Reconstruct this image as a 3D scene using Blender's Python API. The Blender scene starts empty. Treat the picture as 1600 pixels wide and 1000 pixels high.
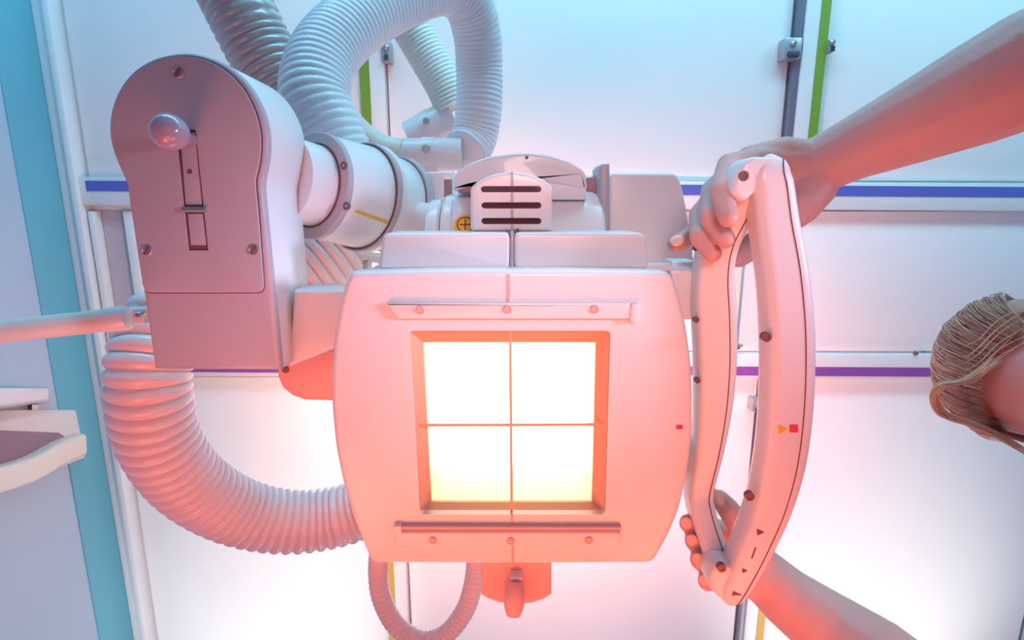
import bpy, bmesh, math, random
from mathutils import Vector, Matrix, Quaternion
random.seed(7)
scene = bpy.context.scene
COL = scene.collection

# ------------------------------------------------------------------ camera
F = 850.0                      # focal length in pixels of the 1600 px frame
TILT = math.radians(11.6)      # lean of the upward view towards +Y
CAMZ = 0.95                    # eye height above the floor
SN, CS = math.sin(TILT), math.cos(TILT)
cam_d = bpy.data.cameras.new('camera'); cam = bpy.data.objects.new('camera', cam_d); COL.objects.link(cam)
cam_d.sensor_width = 36.0; cam_d.lens = 36.0 * F / 1600.0; cam_d.clip_start = 0.01
R_ = Vector((1, 0, 0)); U_ = Vector((0, -CS, SN)); B_ = Vector((0, -SN, -CS))
cam.matrix_world = Matrix(((R_.x, U_.x, B_.x, 0), (R_.y, U_.y, B_.y, 0), (R_.z, U_.z, B_.z, CAMZ), (0, 0, 0, 1)))
scene.camera = cam

# ------------------------------------------------------------------ world, lights, exposure
w = bpy.data.worlds.new('world'); scene.world = w; w.use_nodes = True
w.node_tree.nodes['Background'].inputs[0].default_value = (0.75, 0.85, 1.0, 1)
w.node_tree.nodes['Background'].inputs[1].default_value = 0.35

def area(name, loc, target, size, power, color, size_y=None, spread=180):
    d = bpy.data.lights.new(name, 'AREA'); o = bpy.data.objects.new(name, d); COL.objects.link(o)
    d.energy = power; d.color = color; d.size = size; d.spread = math.radians(spread)
    if size_y: d.shape = 'RECTANGLE'; d.size_y = size_y
    o.location = (loc[0], loc[1], loc[2] + CAMZ)
    v = Vector((target[0], target[1], target[2] + CAMZ)) - o.location
    o.rotation_euler = v.to_track_quat('-Z', 'Y').to_euler()
    return o
def spot(name, loc, target, power, color, angle, blend=1.0, radius=0.1):
    d = bpy.data.lights.new(name, 'SPOT'); o = bpy.data.objects.new(name, d); COL.objects.link(o)
    d.energy = power; d.color = color; d.spot_size = math.radians(angle); d.spot_blend = blend; d.shadow_soft_size = radius
    o.location = (loc[0], loc[1], loc[2] + CAMZ)
    v = Vector((target[0], target[1], target[2] + CAMZ)) - o.location
    o.rotation_euler = v.to_track_quat('-Z', 'Y').to_euler()
    return o
area('cool_tint_fill', (0.2, -1.55, 0.85), (0.2, -0.2, 1.75), 2.2, 32, (0.33, 0.76, 0.96), 0.4)  # unseen cool fill, added to tint the near ceiling blue
area('cyan_tint_fill', (-1.15, -1.5, 0.9), (-1.35, -0.4, 1.75), 0.4, 1.5, (0.02, 0.45, 1.0), 0.3)  # added fill for the cyan cast on the left wall, no fixture there
area('cool_corner_fill', (1.7, -1.3, 0.9), (1.4, -0.3, 1.75), 0.4, 5.5, (0.45, 0.90, 0.90), 0.3)  # extra unseen light for the pale blue corner
area('ceiling_end_fill', (0.0, 2.6, 0.75), (0.0, 0.9, 1.75), 1.6, 7, (0.8, 0.8, 0.92), 0.4)  # unseen uplight added to brighten the far ceiling
area('amber_fill', (-0.05, 0.40, 0.02), (0.0, 0.2, 0.4), 0.35, 0.72, (1.0, 0.19, 0.03), spread=110)  # added warm fill from below, colours the collimator face
area('amber_fill', (-0.35, 0.48, 0.06), (-0.25, 0.2, 0.45), 0.2, 0.60, (1.0, 0.20, 0.11), spread=110)  # second added warm fill, for the yoke and ribbed hose
area('red_fill', (0.25, 0.55, 0.05), (0.17, 0.25, 0.4), 0.2, 0.60, (1.0, 0.15, 0.05), spread=110)  # made-up red light on the handle, no fixture behind it
spot('arm_fill_spot', (0.75, 0.15, -0.40), (0.31, 0.40, 0.41), 26, (1.0, 0.66, 0.70), 22)  # added spot that lifts the lower forearm
area('warm_ceiling_fill', (-0.12, 0.42, 0.86), (-0.36, 0.60, 1.75), 0.12, 8, (1.0, 0.50, 0.36), spread=130)  # added warm fill hidden behind the collimator, tints the left ceiling
area('warm_ceiling_fill', (0.12, 0.42, 0.86), (0.42, 0.76, 1.75), 0.12, 12, (1.0, 0.42, 0.38), spread=130)  # its right-hand twin, also added for the pink ceiling
spot('ceiling_washer', (-0.95, 2.3, 0.5), (-0.92, 1.50, 1.75), 72, (1.0, 0.94, 0.88), 50)
spot('ceiling_washer', (1.35, 2.3, 0.5), (1.32, 1.45, 1.75), 92, (1.0, 0.94, 0.85), 50)
spot('head_fill_spot', (0.06, -0.25, -0.30), (0.05, 0.02, 0.47), 12.5, (1.0, 0.60, 0.55), 38)  # unseen fill added for the covers that the collimator shades
spot('yoke_fill_spot', (0.85, -0.10, 0.05), (-0.21, 0.08, 0.46), 38, (0.68, 0.70, 1.0), 19)  # added spot that brightens the right side of the yoke

vs = scene.view_settings
vs.view_transform = 'Standard'; vs.look = 'None'; vs.gamma = 1.0; vs.use_curve_mapping = False
vs.exposure = 0.15

# ------------------------------------------------------------------ helpers
def P(px, py, z):
    """world point on the horizontal plane z (above the eye) that a picture point looks at"""
    u, v = (px - 800.0) / F, (py - 500.0) / F
    t = z / (CS - v * SN)
    return Vector((u * t, (v * CS + SN) * t, z + CAMZ))
def W(x, y, z): return Vector((x, y, z + CAMZ))

def mat(name, color, rough=0.45, metal=0.0, vary=0.03, scale=20.0, bump=0.0, bscale=150.0, emit=None, estr=0.0, coat=0.0, sss=0.0, trans=0.0):
    m = bpy.data.materials.new(name); m.use_nodes = True
    nt = m.node_tree; b = nt.nodes['Principled BSDF']
    b.inputs['Roughness'].default_value = rough; b.inputs['Metallic'].default_value = metal
    if coat: b.inputs['Coat Weight'].default_value = coat
    if trans: b.inputs['Transmission Weight'].default_value = trans
    if sss:
        b.inputs['Subsurface Weight'].default_value = sss; b.inputs['Subsurface Radius'].default_value = (0.012, 0.005, 0.003)
        b.inputs['Subsurface Scale'].default_value = 0.6
    tc = nt.nodes.new('ShaderNodeTexCoord')
    n = nt.nodes.new('ShaderNodeTexNoise'); n.inputs['Scale'].default_value = scale; n.inputs['Detail'].default_value = 4
    nt.links.new(tc.outputs['Object'], n.inputs['Vector'])
    mx = nt.nodes.new('ShaderNodeMix'); mx.data_type = 'RGBA'
    c = Vector(color)
    mx.inputs[6].default_value = tuple(c * (1 - vary)) + (1,); mx.inputs[7].default_value = tuple(min(1, x * (1 + vary)) for x in c) + (1,)
    nt.links.new(n.outputs['Fac'], mx.inputs[0]); nt.links.new(mx.outputs[2], b.inputs['Base Color'])
    if bump:
        n2 = nt.nodes.new('ShaderNodeTexNoise'); n2.inputs['Scale'].default_value = bscale; n2.inputs['Detail'].default_value = 3
        nt.links.new(tc.outputs['Object'], n2.inputs['Vector'])
        bp = nt.nodes.new('ShaderNodeBump'); bp.inputs['Strength'].default_value = bump; bp.inputs['Distance'].default_value = 0.002
        nt.links.new(n2.outputs['Fac'], bp.inputs['Height']); nt.links.new(bp.outputs[0], b.inputs['Normal'])
    if emit:
        b.inputs['Emission Color'].default_value = tuple(emit) + (1,); b.inputs['Emission Strength'].default_value = estr
    return m
M = dict(
    plastic=mat('white_plastic', (0.80, 0.78, 0.80), 0.35, coat=0.15),
    enamel=mat('grey_enamel', (0.46, 0.42, 0.47), 0.42),
    cream=mat('cream_plastic', (0.78, 0.72, 0.64), 0.4),
    hose=mat('white_hose', (0.82, 0.82, 0.87), 0.38, coat=0.2),
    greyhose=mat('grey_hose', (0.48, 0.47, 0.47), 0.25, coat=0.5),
    creamhose=mat('cream_hose', (0.76, 0.73, 0.66), 0.42),
    pinkhose=mat('ribbed_hose', (0.86, 0.73, 0.75), 0.32, coat=0.3),
    seam=mat('seam', (0.16, 0.07, 0.09), 0.6),
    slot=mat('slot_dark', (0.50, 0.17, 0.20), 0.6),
    steel=mat('steel', (0.55, 0.52, 0.50), 0.3, 0.9),
    screw=mat('screw_metal', (0.42, 0.36, 0.38), 0.4, 0.7),
    bolt=mat('dark_bolt', (0.22, 0.10, 0.11), 0.5, 0.2),
    gold=mat('yellow_line', (0.80, 0.45, 0.05), 0.5),
    orange=mat('orange_sticker', (0.95, 0.50, 0.03), 0.5),
    maroon=mat('maroon_print', (0.25, 0.03, 0.03), 0.5),
    red=mat('red_mark', (0.75, 0.05, 0.08), 0.5),
    amber=mat('amber_frame', (0.85, 0.45, 0.30), 0.45),
    knob=mat('knob_plastic', (0.42, 0.30, 0.40), 0.22, coat=0.5),
    lever=mat('lever_plastic', (0.80, 0.45, 0.42), 0.4),
    fin=mat('fin_dark', (0.38, 0.18, 0.20), 0.5),
    ceil=mat('ceiling_panel', (0.84, 0.84, 0.85), 0.5, vary=0.015, scale=3),
    rail=mat('rail_white', (0.80, 0.80, 0.82), 0.4),
    shade=mat('shade_and_gasket_grey', (0.52, 0.45, 0.50), 0.5),  # recess shadow put into the colour; also the thin gasket grey
    gasket=mat('gasket_dark', (0.20, 0.20, 0.27), 0.45, 0.3),
    green=mat('green_stripe', (0.19, 0.31, 0.03), 0.5),
    purple=mat('blue_stripe_redlit', (0.24, 0.07, 0.36), 0.5), redlitgreen=mat('green_stripe_redlit', (0.55, 0.34, 0.03), 0.5),  # blue and green stripes with red light put into the paint
    blue=mat('blue_stripe', (0.10, 0.13, 0.52), 0.5),
    latch=mat('latch_grey', (0.40, 0.40, 0.46), 0.35, 0.4),
    latchdark=mat('latch_dark', (0.05, 0.05, 0.08), 0.5),
    wall=mat('wall_paint', (0.46, 0.58, 0.70), 0.6, vary=0.02, scale=4),
    frieze=mat('cyan_paint', (0.15, 0.48, 0.60), 0.5, vary=0.04, scale=4),
    floor=mat('floor_vinyl', (0.30, 0.30, 0.42), 0.5, vary=0.05, scale=6),
    skin=mat('skin', (0.66, 0.36, 0.33), 0.5, vary=0.06, scale=40, bump=0.12, bscale=260, sss=0.25),
    nail=mat('nail', (0.80, 0.50, 0.44), 0.25),
    hair=mat('hair', (0.45, 0.16, 0.11), 0.38, vary=0.3, scale=90),
    hairlight=mat('hair_light', (0.72, 0.50, 0.34), 0.35, vary=0.2, scale=90),
    eye=mat('eye_white', (0.85, 0.83, 0.82), 0.15), iris=mat('iris', (0.12, 0.10, 0.08), 0.15),
    scrub=mat('scrub_cloth', (0.20, 0.42, 0.50), 0.8, bump=0.3, bscale=500),
    shoe=mat('shoe', (0.7, 0.7, 0.7), 0.5),
    box=mat('dispenser_white', (0.74, 0.70, 0.70), 0.45), boxdark=mat('dispenser_inside', (0.30, 0.20, 0.27), 0.6),
    lamp=mat('collimator_lamp', (1, 0.9, 0.75), 0.5, emit=(1.0, 0.86, 0.62), estr=3.2),
)
def glass_mat():
    m = bpy.data.materials.new('clear_pane'); m.use_nodes = True; nt = m.node_tree
    for n in list(nt.nodes): nt.nodes.remove(n)
    o = nt.nodes.new('ShaderNodeOutputMaterial'); t = nt.nodes.new('ShaderNodeBsdfTransparent'); g = nt.nodes.new('ShaderNodeBsdfGlossy')
    g.inputs['Roughness'].default_value = 0.05; t.inputs[0].default_value = (1, 0.97, 0.92, 1)
    fr = nt.nodes.new('ShaderNodeFresnel'); fr.inputs['IOR'].default_value = 1.4; mx = nt.nodes.new('ShaderNodeMixShader')
    nt.links.new(fr.outputs[0], mx.inputs[0]); nt.links.new(t.outputs[0], mx.inputs[1]); nt.links.new(g.outputs[0], mx.inputs[2]); nt.links.new(mx.outputs[0], o.inputs[0])
    return m
M['glass'] = glass_mat()

def link(name, me, m, parent=None, smooth=True, angle=40):
    o = bpy.data.objects.new(name, me); COL.objects.link(o)
    if not me.materials: me.materials.append(M[m] if isinstance(m, str) else m)
    if smooth:
        me.shade_smooth()
        try: me.set_sharp_from_angle(angle=math.radians(angle))
        except Exception: pass
    if parent: o.parent = parent
    return o
def from_bm(name, bm, m, parent=None, smooth=True, angle=40):
    bmesh.ops.recalc_face_normals(bm, faces=bm.faces)
    me = bpy.data.meshes.new(name); bm.to_mesh(me); bm.free()
    return link(name, me, m, parent, smooth, angle)
def empty(name, loc):
    o = bpy.data.objects.new(name, None); COL.objects.link(o); o.location = loc; o.empty_display_size = 0.05
    return o
def tag(o, label, cat=None, group=None, kind=None):
    o['label'] = label
    if cat: o['category'] = cat
    if group: o['group'] = group
    if kind: o['kind'] = kind
    return o
ROOTS = []
def adopt(root):      # parts are modelled in world space: keep them there under a moved empty
    ROOTS.append(root)

def catmull(pts, n=8, closed=False):
    pts = [Vector(p) for p in pts]; out = []; k = len(pts)
    rng = range(k) if closed else range(k - 1)
    for i in rng:
        g = (lambda j: pts[j % k]) if closed else (lambda j: pts[max(0, min(k - 1, j))])
        p0, p1, p2, p3 = g(i - 1), g(i), g(i + 1), g(i + 2)
        for s in range(n):
            t = s / n
            out.append(0.5 * ((2 * p1) + (p2 - p0) * t + (2 * p0 - 5 * p1 + 4 * p2 - p3) * t * t + (3 * p1 - p0 - 3 * p2 + p3) * t ** 3))
    if not closed: out.append(pts[-1])
    return out
def round_poly(pts, r, n=4):
    """2D polygon with rounded corners; pts of (x,y[,r])"""
    out = []; k = len(pts)
    for i in range(k):
        p = Vector(pts[i][:2]); rr = pts[i][2] if len(pts[i]) > 2 else r
        a = Vector(pts[i - 1][:2]) - p; b = Vector(pts[(i + 1) % k][:2]) - p
        d = min(rr, a.length * 0.48, b.length * 0.48)
        if d < 1e-6: out.append(p); continue
        A = p + a.normalized() * d; Bp = p + b.normalized() * d
        for s in range(n + 1):
            t = s / n; out.append(A * (1 - t) ** 2 + p * 2 * t * (1 - t) + Bp * t * t)
    return out
def px_outline(pts, z): return [P(p[0], p[1], z).to_2d() for p in pts]
def signed(pts): return sum(pts[i - 1].x * pts[i].y - pts[i].x * pts[i - 1].y for i in range(len(pts)))
def inset(pts, d):
    k = len(pts); s = 1 if signed(pts) > 0 else -1; out = []
    for i in range(k):
        a = (pts[i] - pts[i - 1]); b = (pts[(i + 1) % k] - pts[i])
        a = a.normalized() if a.length > 1e-9 else b.normalized(); b = b.normalized() if b.length > 1e-9 else a
        n = Vector((-a.y - b.y, a.x + b.x)); n = n.normalized() if n.length > 1e-9 else Vector((-a.y, a.x))
        c = max(0.5, n.dot(Vector((-a.y, a.x))))
        out.append(pts[i] + n * (d / c) * s)
    return out
def prism(name, outline, z0, z1, m, parent, r=0.003, holes=(), seg=3, top_r=None, smooth=True, angle=50):
    """rounded slab: 2D outline from height z0 (down-facing face) to z1, holes cut right through"""
    bm = bmesh.new(); z0 += CAMZ; z1 += CAMZ
    top_r = r if top_r is None else top_r
    rings = []
    for k in range(seg + 1):
        a = math.pi / 2 * k / seg
        rings.append((r * (1 - math.sin(a)), z0 + r * (1 - math.cos(a))))
    for k in range(seg + 1):
        a = math.pi / 2 * (1 - k / seg)
        rings.append((top_r * (1 - math.sin(a)), z1 - top_r * (1 - math.cos(a))))
    vr = []
    for d, z in rings:
        o2 = inset(outline, d) if d > 1e-6 else outline
        vr.append([bm.verts.new((p.x, p.y, z)) for p in o2])
    n = len(outline)
    for a, b in zip(vr[:-1], vr[1:]):
        for i in range(n): bm.faces.new((a[i - 1], a[i], b[i], b[i - 1]))
    if not holes:
        bm.faces.new(vr[0]); bm.faces.new(list(reversed(vr[-1])))
    else:
        lo, hi = [], []
        for h in holes:
            a = [bm.verts.new((p.x, p.y, z0)) for p in h]; b = [bm.verts.new((p.x, p.y, z1)) for p in h]
            for i in range(len(h)): bm.faces.new((a[i - 1], a[i], b[i], b[i - 1]))
            lo.append(a); hi.append(b)
        for ring, hs in ((vr[0], lo), (vr[-1], hi)):
            ed = []
            for loop in [ring] + hs:
                for i in range(len(loop)): ed.append(bm.edges.get((loop[i - 1], loop[i])))
            bmesh.ops.triangle_fill(bm, use_beauty=True, use_dissolve=False, edges=ed)
    bmesh.ops.remove_doubles(bm, verts=bm.verts, dist=1e-6)
    return from_bm(name, bm, m, parent, smooth, angle)
def pprism(name, px, z0, z1, m, parent, r=0.003, corner=0.0, holes=(), **kw):
    o2 = px_outline(px, z0)
    o2 = round_poly([(p.x, p.y) for p in o2], max(corner, 1.7 * r)) if corner else o2
    return prism(name, o2, z0, z1, m, parent, r, holes, **kw)
def frames(path):
    T = []
    for i in range(len(path)):
        a = path[max(0, i - 1)]; b = path[min(len(path) - 1, i + 1)]
        T.append((b - a).normalized())
    ref = Vector((0, 0, 1)) if abs(T[0].z) < 0.9 else Vector((0, 1, 0))
    N = [(ref - T[0] * ref.dot(T[0])).normalized()]
    for i in range(1, len(path)):
        q = T[i - 1].rotation_difference(T[i]); v = q @ N[-1]
        N.append((v - T[i] * v.dot(T[i])).normalized())
    return T, N
def resample(path, step):
    L = [0]
    for a, b in zip(path[:-1], path[1:]): L.append(L[-1] + (b - a).length)
    n = max(2, int(L[-1] / step)); out = []; j = 0
    for k in range(n + 1):
        s = L[-1] * k / n
        while j < len(L) - 2 and L[j + 1] < s: j += 1
        t = (s - L[j]) / max(1e-9, L[j + 1] - L[j])
        out.append(path[j].lerp(path[j + 1], min(1, max(0, t))))
    return out, L[-1]
def sweep(name, path, radius, m, parent=None, seg=24, caps=True, angle=60):
    """tube; radius is a number or a function of the index fraction"""
    bm = bmesh.new(); T, N = frames(path); rings = []
    for i, p in enumerate(path):
        r = radius(i) if callable(radius) else radius
        b = T[i].cross(N[i])
        rings.append([bm.verts.new(p + (N[i] * math.cos(2 * math.pi * k / seg) + b * math.sin(2 * math.pi * k / seg)) * r) for k in range(seg)])
    for a, b in zip(rings[:-1], rings[1:]):
        for k in range(seg): bm.faces.new((a[k - 1], a[k], b[k], b[k - 1]))
    if caps: bm.faces.new(rings[0]); bm.faces.new(list(reversed(rings[-1])))
    return from_bm(name, bm, m, parent, True, angle)
def bar_sweep(name, path, width, thick, m, parent, corner=0.35, seg=5, flat=Vector((0, 0, 1))):
    """rounded-rectangle bar swept along path; width across, thick along `flat`"""
    bm = bmesh.new(); rings = []; k = len(path)
    T, _ = frames(path)
    for i, p in enumerate(path):
        up = (flat - T[i] * flat.dot(T[i])).normalized(); sd = T[i].cross(up)
        wd = (width(i / (k - 1)) if callable(width) else width) / 2; th = (thick(i / (k - 1)) if callable(thick) else thick) / 2
        rc = min(wd, th) * 2 * corner
        pts = round_poly([(-wd, -th), (wd, -th), (wd, th), (-wd, th)], rc, seg)
        rings.append([bm.verts.new(p + sd * q.x + up * q.y) for q in pts])
    n = len(rings[0])
    for a, b in zip(rings[:-1], rings[1:]):
        for j in range(n): bm.faces.new((a[j - 1], a[j], b[j], b[j - 1]))
    bm.faces.new(rings[0]); bm.faces.new(list(reversed(rings[-1])))
    return from_bm(name, bm, m, parent, True, 35)
def lathe(name, origin, axis, prof, m, parent=None, seg=48, angle=35):
    """prof: list of (distance along axis, radius)"""
    ax = Vector(axis).normalized(); ref = Vector((0, 0, 1)) if abs(ax.z) < 0.9 else Vector((0, 1, 0))
    n = (ref - ax * ref.dot(ax)).normalized(); b = ax.cross(n); bm = bmesh.new(); rings = []
    for d, r in prof:
        rings.append([bm.verts.new(origin + ax * d + (n * math.cos(2 * math.pi * k / seg) + b * math.sin(2 * math.pi * k / seg)) * max(r, 1e-5)) for k in range(seg)])
    for a, c in zip(rings[:-1], rings[1:]):
        for k in range(seg): bm.faces.new((a[k - 1], a[k], c[k], c[k - 1]))
    bm.faces.new(rings[0]); bm.faces.new(list(reversed(rings[-1])))
    return from_bm(name, bm, m, parent, True, angle)
def box(name, lo, hi, m, parent=None, bev=0.0, skew=0.0):
    bm = bmesh.new(); bmesh.ops.create_cube(bm, size=1)
    lo = Vector(lo); hi = Vector(hi)
    for v in bm.verts: v.co = Vector((lo[i] + (v.co[i] + 0.5) * (hi[i] - lo[i]) for i in range(3)))
    if bev: bmesh.ops.bevel(bm, geom=bm.edges[:], offset=bev, segments=2, profile=0.5, affect='EDGES')
    if skew:
        for v in bm.verts: v.co.y += skew * (v.co.x - 0.9)
    return from_bm(name, bm, m, parent, True, 30)
DOWN = Vector((0, 0, -1))
def screw(px, py, z, rpx, parent, m='screw', slot='seam', axis=DOWN, ang=None, at=None, rad=None):
    """slotted round screw head standing a little proud of a surface"""
    c = at if at is not None else P(px, py, z)
    r = rad if rad else rpx * z / F
    s = lathe('screw', c, axis, [(-0.002, r), (0.0006, r), (0.0012, r * 0.8), (0.0008, r * 0.72), (0.0008, 0)], m, parent, 20)
    return s
def slot_on(o, c, r, axis=DOWN, ang=0.8, m='seam', parent=None):
    ax = Vector(axis).normalized(); ref = Vector((1, 0, 0)) if abs(ax.x) < 0.9 else Vector((0, 1, 0))
    a = (ref - ax * ref.dot(ax)).normalized(); b = ax.cross(a)
    d = a * math.cos(ang) + b * math.sin(ang); e = ax.cross(d)
    bm = bmesh.new(); L, wd = r * 0.78, r * 0.14
    vs_ = [bm.verts.new(c + d * (sx * L) + e * (sy * wd) + ax * h) for h in (0.0006, 0.0015) for sx, sy in ((-1, -1), (1, -1), (1, 1), (-1, 1))]
    for f in ((3, 2, 1, 0), (4, 5, 6, 7), (0, 1, 5, 4), (1, 2, 6, 5), (2, 3, 7, 6), (3, 0, 4, 7)): bm.faces.new([vs_[i] for i in f])
    return from_bm('screw_slot', bm, m, parent, False)

# ------------------------------------------------------------------ room
ZC = 1.75                      # ceiling panels above the eye
ZR = ZC - 0.03                 # underside of the rails
XL, XR, YF, YB = P(112, 293, ZC).x - 0.02, 1.90, -1.75, 3.3
flo = box('floor', (XL - 0.1, YF - 0.1, -0.1), (XR + 0.1, YB + 0.1, 0.0), 'floor'); tag(flo, 'pale vinyl floor of the examination room', kind='structure')
wl = box('wall_left', (XL - 0.1, YF, 0), (XL, YB, CAMZ + ZC), 'wall'); tag(wl, 'pale lilac side wall with cyan band under the ceiling', kind='structure')
zb = 1.585
fz = box('cyan_band', (XL, YF, CAMZ + zb), (XL + 0.004, YB, CAMZ + ZC), 'frieze', wl)
wr = box('wall_right', (XR, YF, 0), (XR + 0.1, YB, CAMZ + ZC), 'wall'); tag(wr, 'pale side wall behind the radiographer', kind='structure')
wf = box('wall_front', (XL - 0.1, YF - 0.1, 0), (XR + 0.1, YF, CAMZ + ZC), 'wall'); tag(wf, 'pale end wall of the room, upper edge of view', kind='structure')
wb = box('wall_back', (XL - 0.1, YB, 0), (XR + 0.1, YB + 0.1, CAMZ + ZC), 'wall'); tag(wb, 'pale end wall of the room, far end', kind='structure')
ceil = box('ceiling', (XL - 0.1, YF - 0.1, CAMZ + ZC + 0.012), (XR + 0.1, YB + 0.1, CAMZ + ZC + 0.1), 'ceil')
tag(ceil, 'white panelled ceiling with green and blue striped rails, the lower ones tinted as if red-lit', kind='structure')
tr = box('trim_1', (P(92, 293, ZR).x, YF, CAMZ + ZR + 0.004), (P(112, 293, ZR).x, YB, CAMZ + ZC + 0.012), 'rail', None, 0.004)
tag(tr, 'white double moulding where ceiling meets the left wall', kind='structure')
tr2 = box('moulding_lip', (P(113, 293, ZR).x, YF, CAMZ + ZR - 0.012), (P(124, 293, ZR).x, YB, CAMZ + ZC + 0.012), 'rail', tr, 0.004)
def yat(py, z=ZR, px=1400): return P(px, py, z).y
def xat(px, z=ZR, py=293): return P(px, py, z).x
g = 0.004
V1 = dict(stripe=(571, 586), body=(571, 607)); V2 = dict(stripe=(1254, 1268), body=(1233, 1268))
H1 = dict(y0=284, y1=328, s0=290, s1=306); H2 = dict(y0=554, y1=592, s0=573, s1=587)
# panels: three columns by three rows
colx = [(xat(128), xat(570)), (xat(608), xat(1222)), (xat(1269), XR - g)]
rowy = [(YF + g, yat(H1['y0']) - g), (yat(H1['y1']) + g, yat(H2['y0']) - g), (yat(H2['y1']) + g, YB - g)]
for ci, (x0, x1) in enumerate(colx):
    for ri, (y0, y1) in enumerate(rowy):
        xx0, xx1 = (x0, x1)
        if ri == 1: xx0, xx1 = [(xat(196), xat(588)), (xat(590), xat(1244)), (xat(1246), XR - g)][ci]
        box('ceiling_panel', (xx0 + g, y0, CAMZ + ZC), (xx1 - g, y1, CAMZ + ZC + 0.014), 'ceil', ceil, 0.003)
# horizontal rails
for h in (H1, H2):
    r = box('ceiling_rail', (XL + 0.06, yat(h['y0']), CAMZ + ZR), (XR - 0.002, yat(h['y1']), CAMZ + ZC + 0.012), 'rail', ceil, 0.004, 0.0065)
    box('blue_stripe' if h is H1 else 'blue_stripe_redlit', (xat(135) if h is H1 else XL + 0.075, yat(h['s0']), CAMZ + ZR - 0.002), (XR - 0.004, yat(h['s1']), CAMZ + ZR + 0.004), 'blue' if h is H1 else 'purple', r, 0.0, 0.0065)
# vertical rails above and below the cross rails
for vv in (V1, V2):
    for (y0, y1) in ((YF + g, yat(H1['y0']) - g), (yat(H2['y1']) + g, YB - g)):
        r = box('ceiling_rail', (xat(vv['body'][0]), y0, CAMZ + ZR), (xat(vv['body'][1]), y1, CAMZ + ZC + 0.012), 'rail', ceil, 0.004)
        box('green_stripe' if y0 < 0 else 'green_stripe_redlit', (xat(vv['stripe'][0]), y0, CAMZ + ZR - 0.002), (xat(vv['stripe'][1]), y1, CAMZ + ZR + 0.004), 'green' if y0 < 0 else 'redlitgreen', r)
        if vv is V2: box('dark_gasket', (xat(1223), y0, CAMZ + ZR + 0.006), (xat(1233), y1, CAMZ + ZC + 0.012), 'gasket', r, 0.003)
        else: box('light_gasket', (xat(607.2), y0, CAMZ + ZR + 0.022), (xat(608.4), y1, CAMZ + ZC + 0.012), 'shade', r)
# rails beside the moulding, with recess shadow painted as a grey strip between
r = box('ceiling_rail', (xat(128), yat(330), CAMZ + ZR + 0.005), (xat(138), yat(552), CAMZ + ZC + 0.012), 'rail', ceil, 0.004)
box('painted_shadow_strip', (xat(139), yat(330), CAMZ + ZC + 0.006), (xat(178), yat(552), CAMZ + ZC + 0.012), 'shade', ceil)
r = box('ceiling_rail', (xat(179), yat(330), CAMZ + ZR + 0.018), (xat(195), yat(552), CAMZ + ZC + 0.012), 'rail', ceil, 0.004)
r = box('ceiling_rail', (P(1137, 450, ZR).x, yat(332), CAMZ + ZR), (P(1158, 450, ZR).x, yat(548), CAMZ + ZC), 'cream', ceil, 0.004)
def latch(px, py, wpx, hpx):
    a = P(px - wpx / 2, py - hpx / 2, ZR); b = P(px + wpx / 2, py + hpx / 2, ZR)
    l = box('latch', (a.x, a.y, a.z - 0.012), (b.x, b.y, a.z + 0.03), 'latch', ceil, 0.004)
    box('latch_catch', (a.x + 0.01, b.y - (b.y - a.y) * 0.35, a.z - 0.022), (b.x - 0.008, b.y - 0.004, a.z - 0.008), 'latchdark', l, 0.003)
    c = Vector(((a.x + b.x) / 2, (a.y * 0.7 + b.y * 0.3), a.z - 0.012))
    lathe('latch_stud', c, DOWN, [(-0.002, 0.009), (0.006, 0.008), (0.009, 0.004), (0.009, 0)], 'steel', l, 16)
latch(604, 82, 17, 32); latch(1236, 77, 24, 34); latch(1296, 73, 6, 22); latch(1184, 632, 20, 20)
for (px, py) in ((1431, 552), (1153, 543)):
    lathe('rail_screw', P(px, py, ZR - 0.001), DOWN, [(-0.004, 0.007), (0.004, 0.006), (0.006, 0.003), (0.006, 0)], 'bolt', ceil, 14)

# ------------------------------------------------------------------ x-ray head
XM = empty('xray_machine', P(800, 650, 0.50))
tag(XM, 'white ceiling-hung x-ray tube head with glowing square collimator window', 'x-ray machine')
inv = Matrix.Translation(-XM.location)
ZF = 0.40
# ---- collimator face plate with window opening
outl = [(545, 425), (700, 421.5), (880, 421.5), (1048, 424), (1060, 455), (1072, 500), (1081, 560), (1084, 620), (1083, 680), (1076, 740), (1062, 800), (1044, 842), (1021, 882),
        (900, 883), (700, 883), (580, 882), (566, 850), (549, 805), (533, 750), (523, 700), (517, 640), (516, 580), (520, 530), (528, 480), (537, 445)]
o2 = px_outline(outl, ZF); o2 = round_poly([(p.x, p.y) for p in o2], 0.006, 3)
hole = round_poly([(p.x, p.y) for p in px_outline([(639, 517), (954, 517), (946, 804), (656, 804)], ZF)], 0.004, 4)
coll = prism('collimator', o2, ZF, ZF + 0.022, 'plastic', XM, 0.005, holes=[hole], seg=4)
coll['label'] = 'white collimator face plate with square lit window'
body2 = px_outline([(560, 436), (1040, 436), (1066, 560), (1066, 720), (1010, 868), (590, 868), (533, 720), (533, 560)], ZF)
hole2 = px_outline([(630, 508), (962, 508), (956, 812), (648, 812)], ZF)
prism('housing', [p for p in round_poly([(p.x, p.y) for p in body2], 0.02, 4)], ZF + 0.022, ZF + 0.09, 'plastic', coll, 0.002, holes=[hole2])
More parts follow.
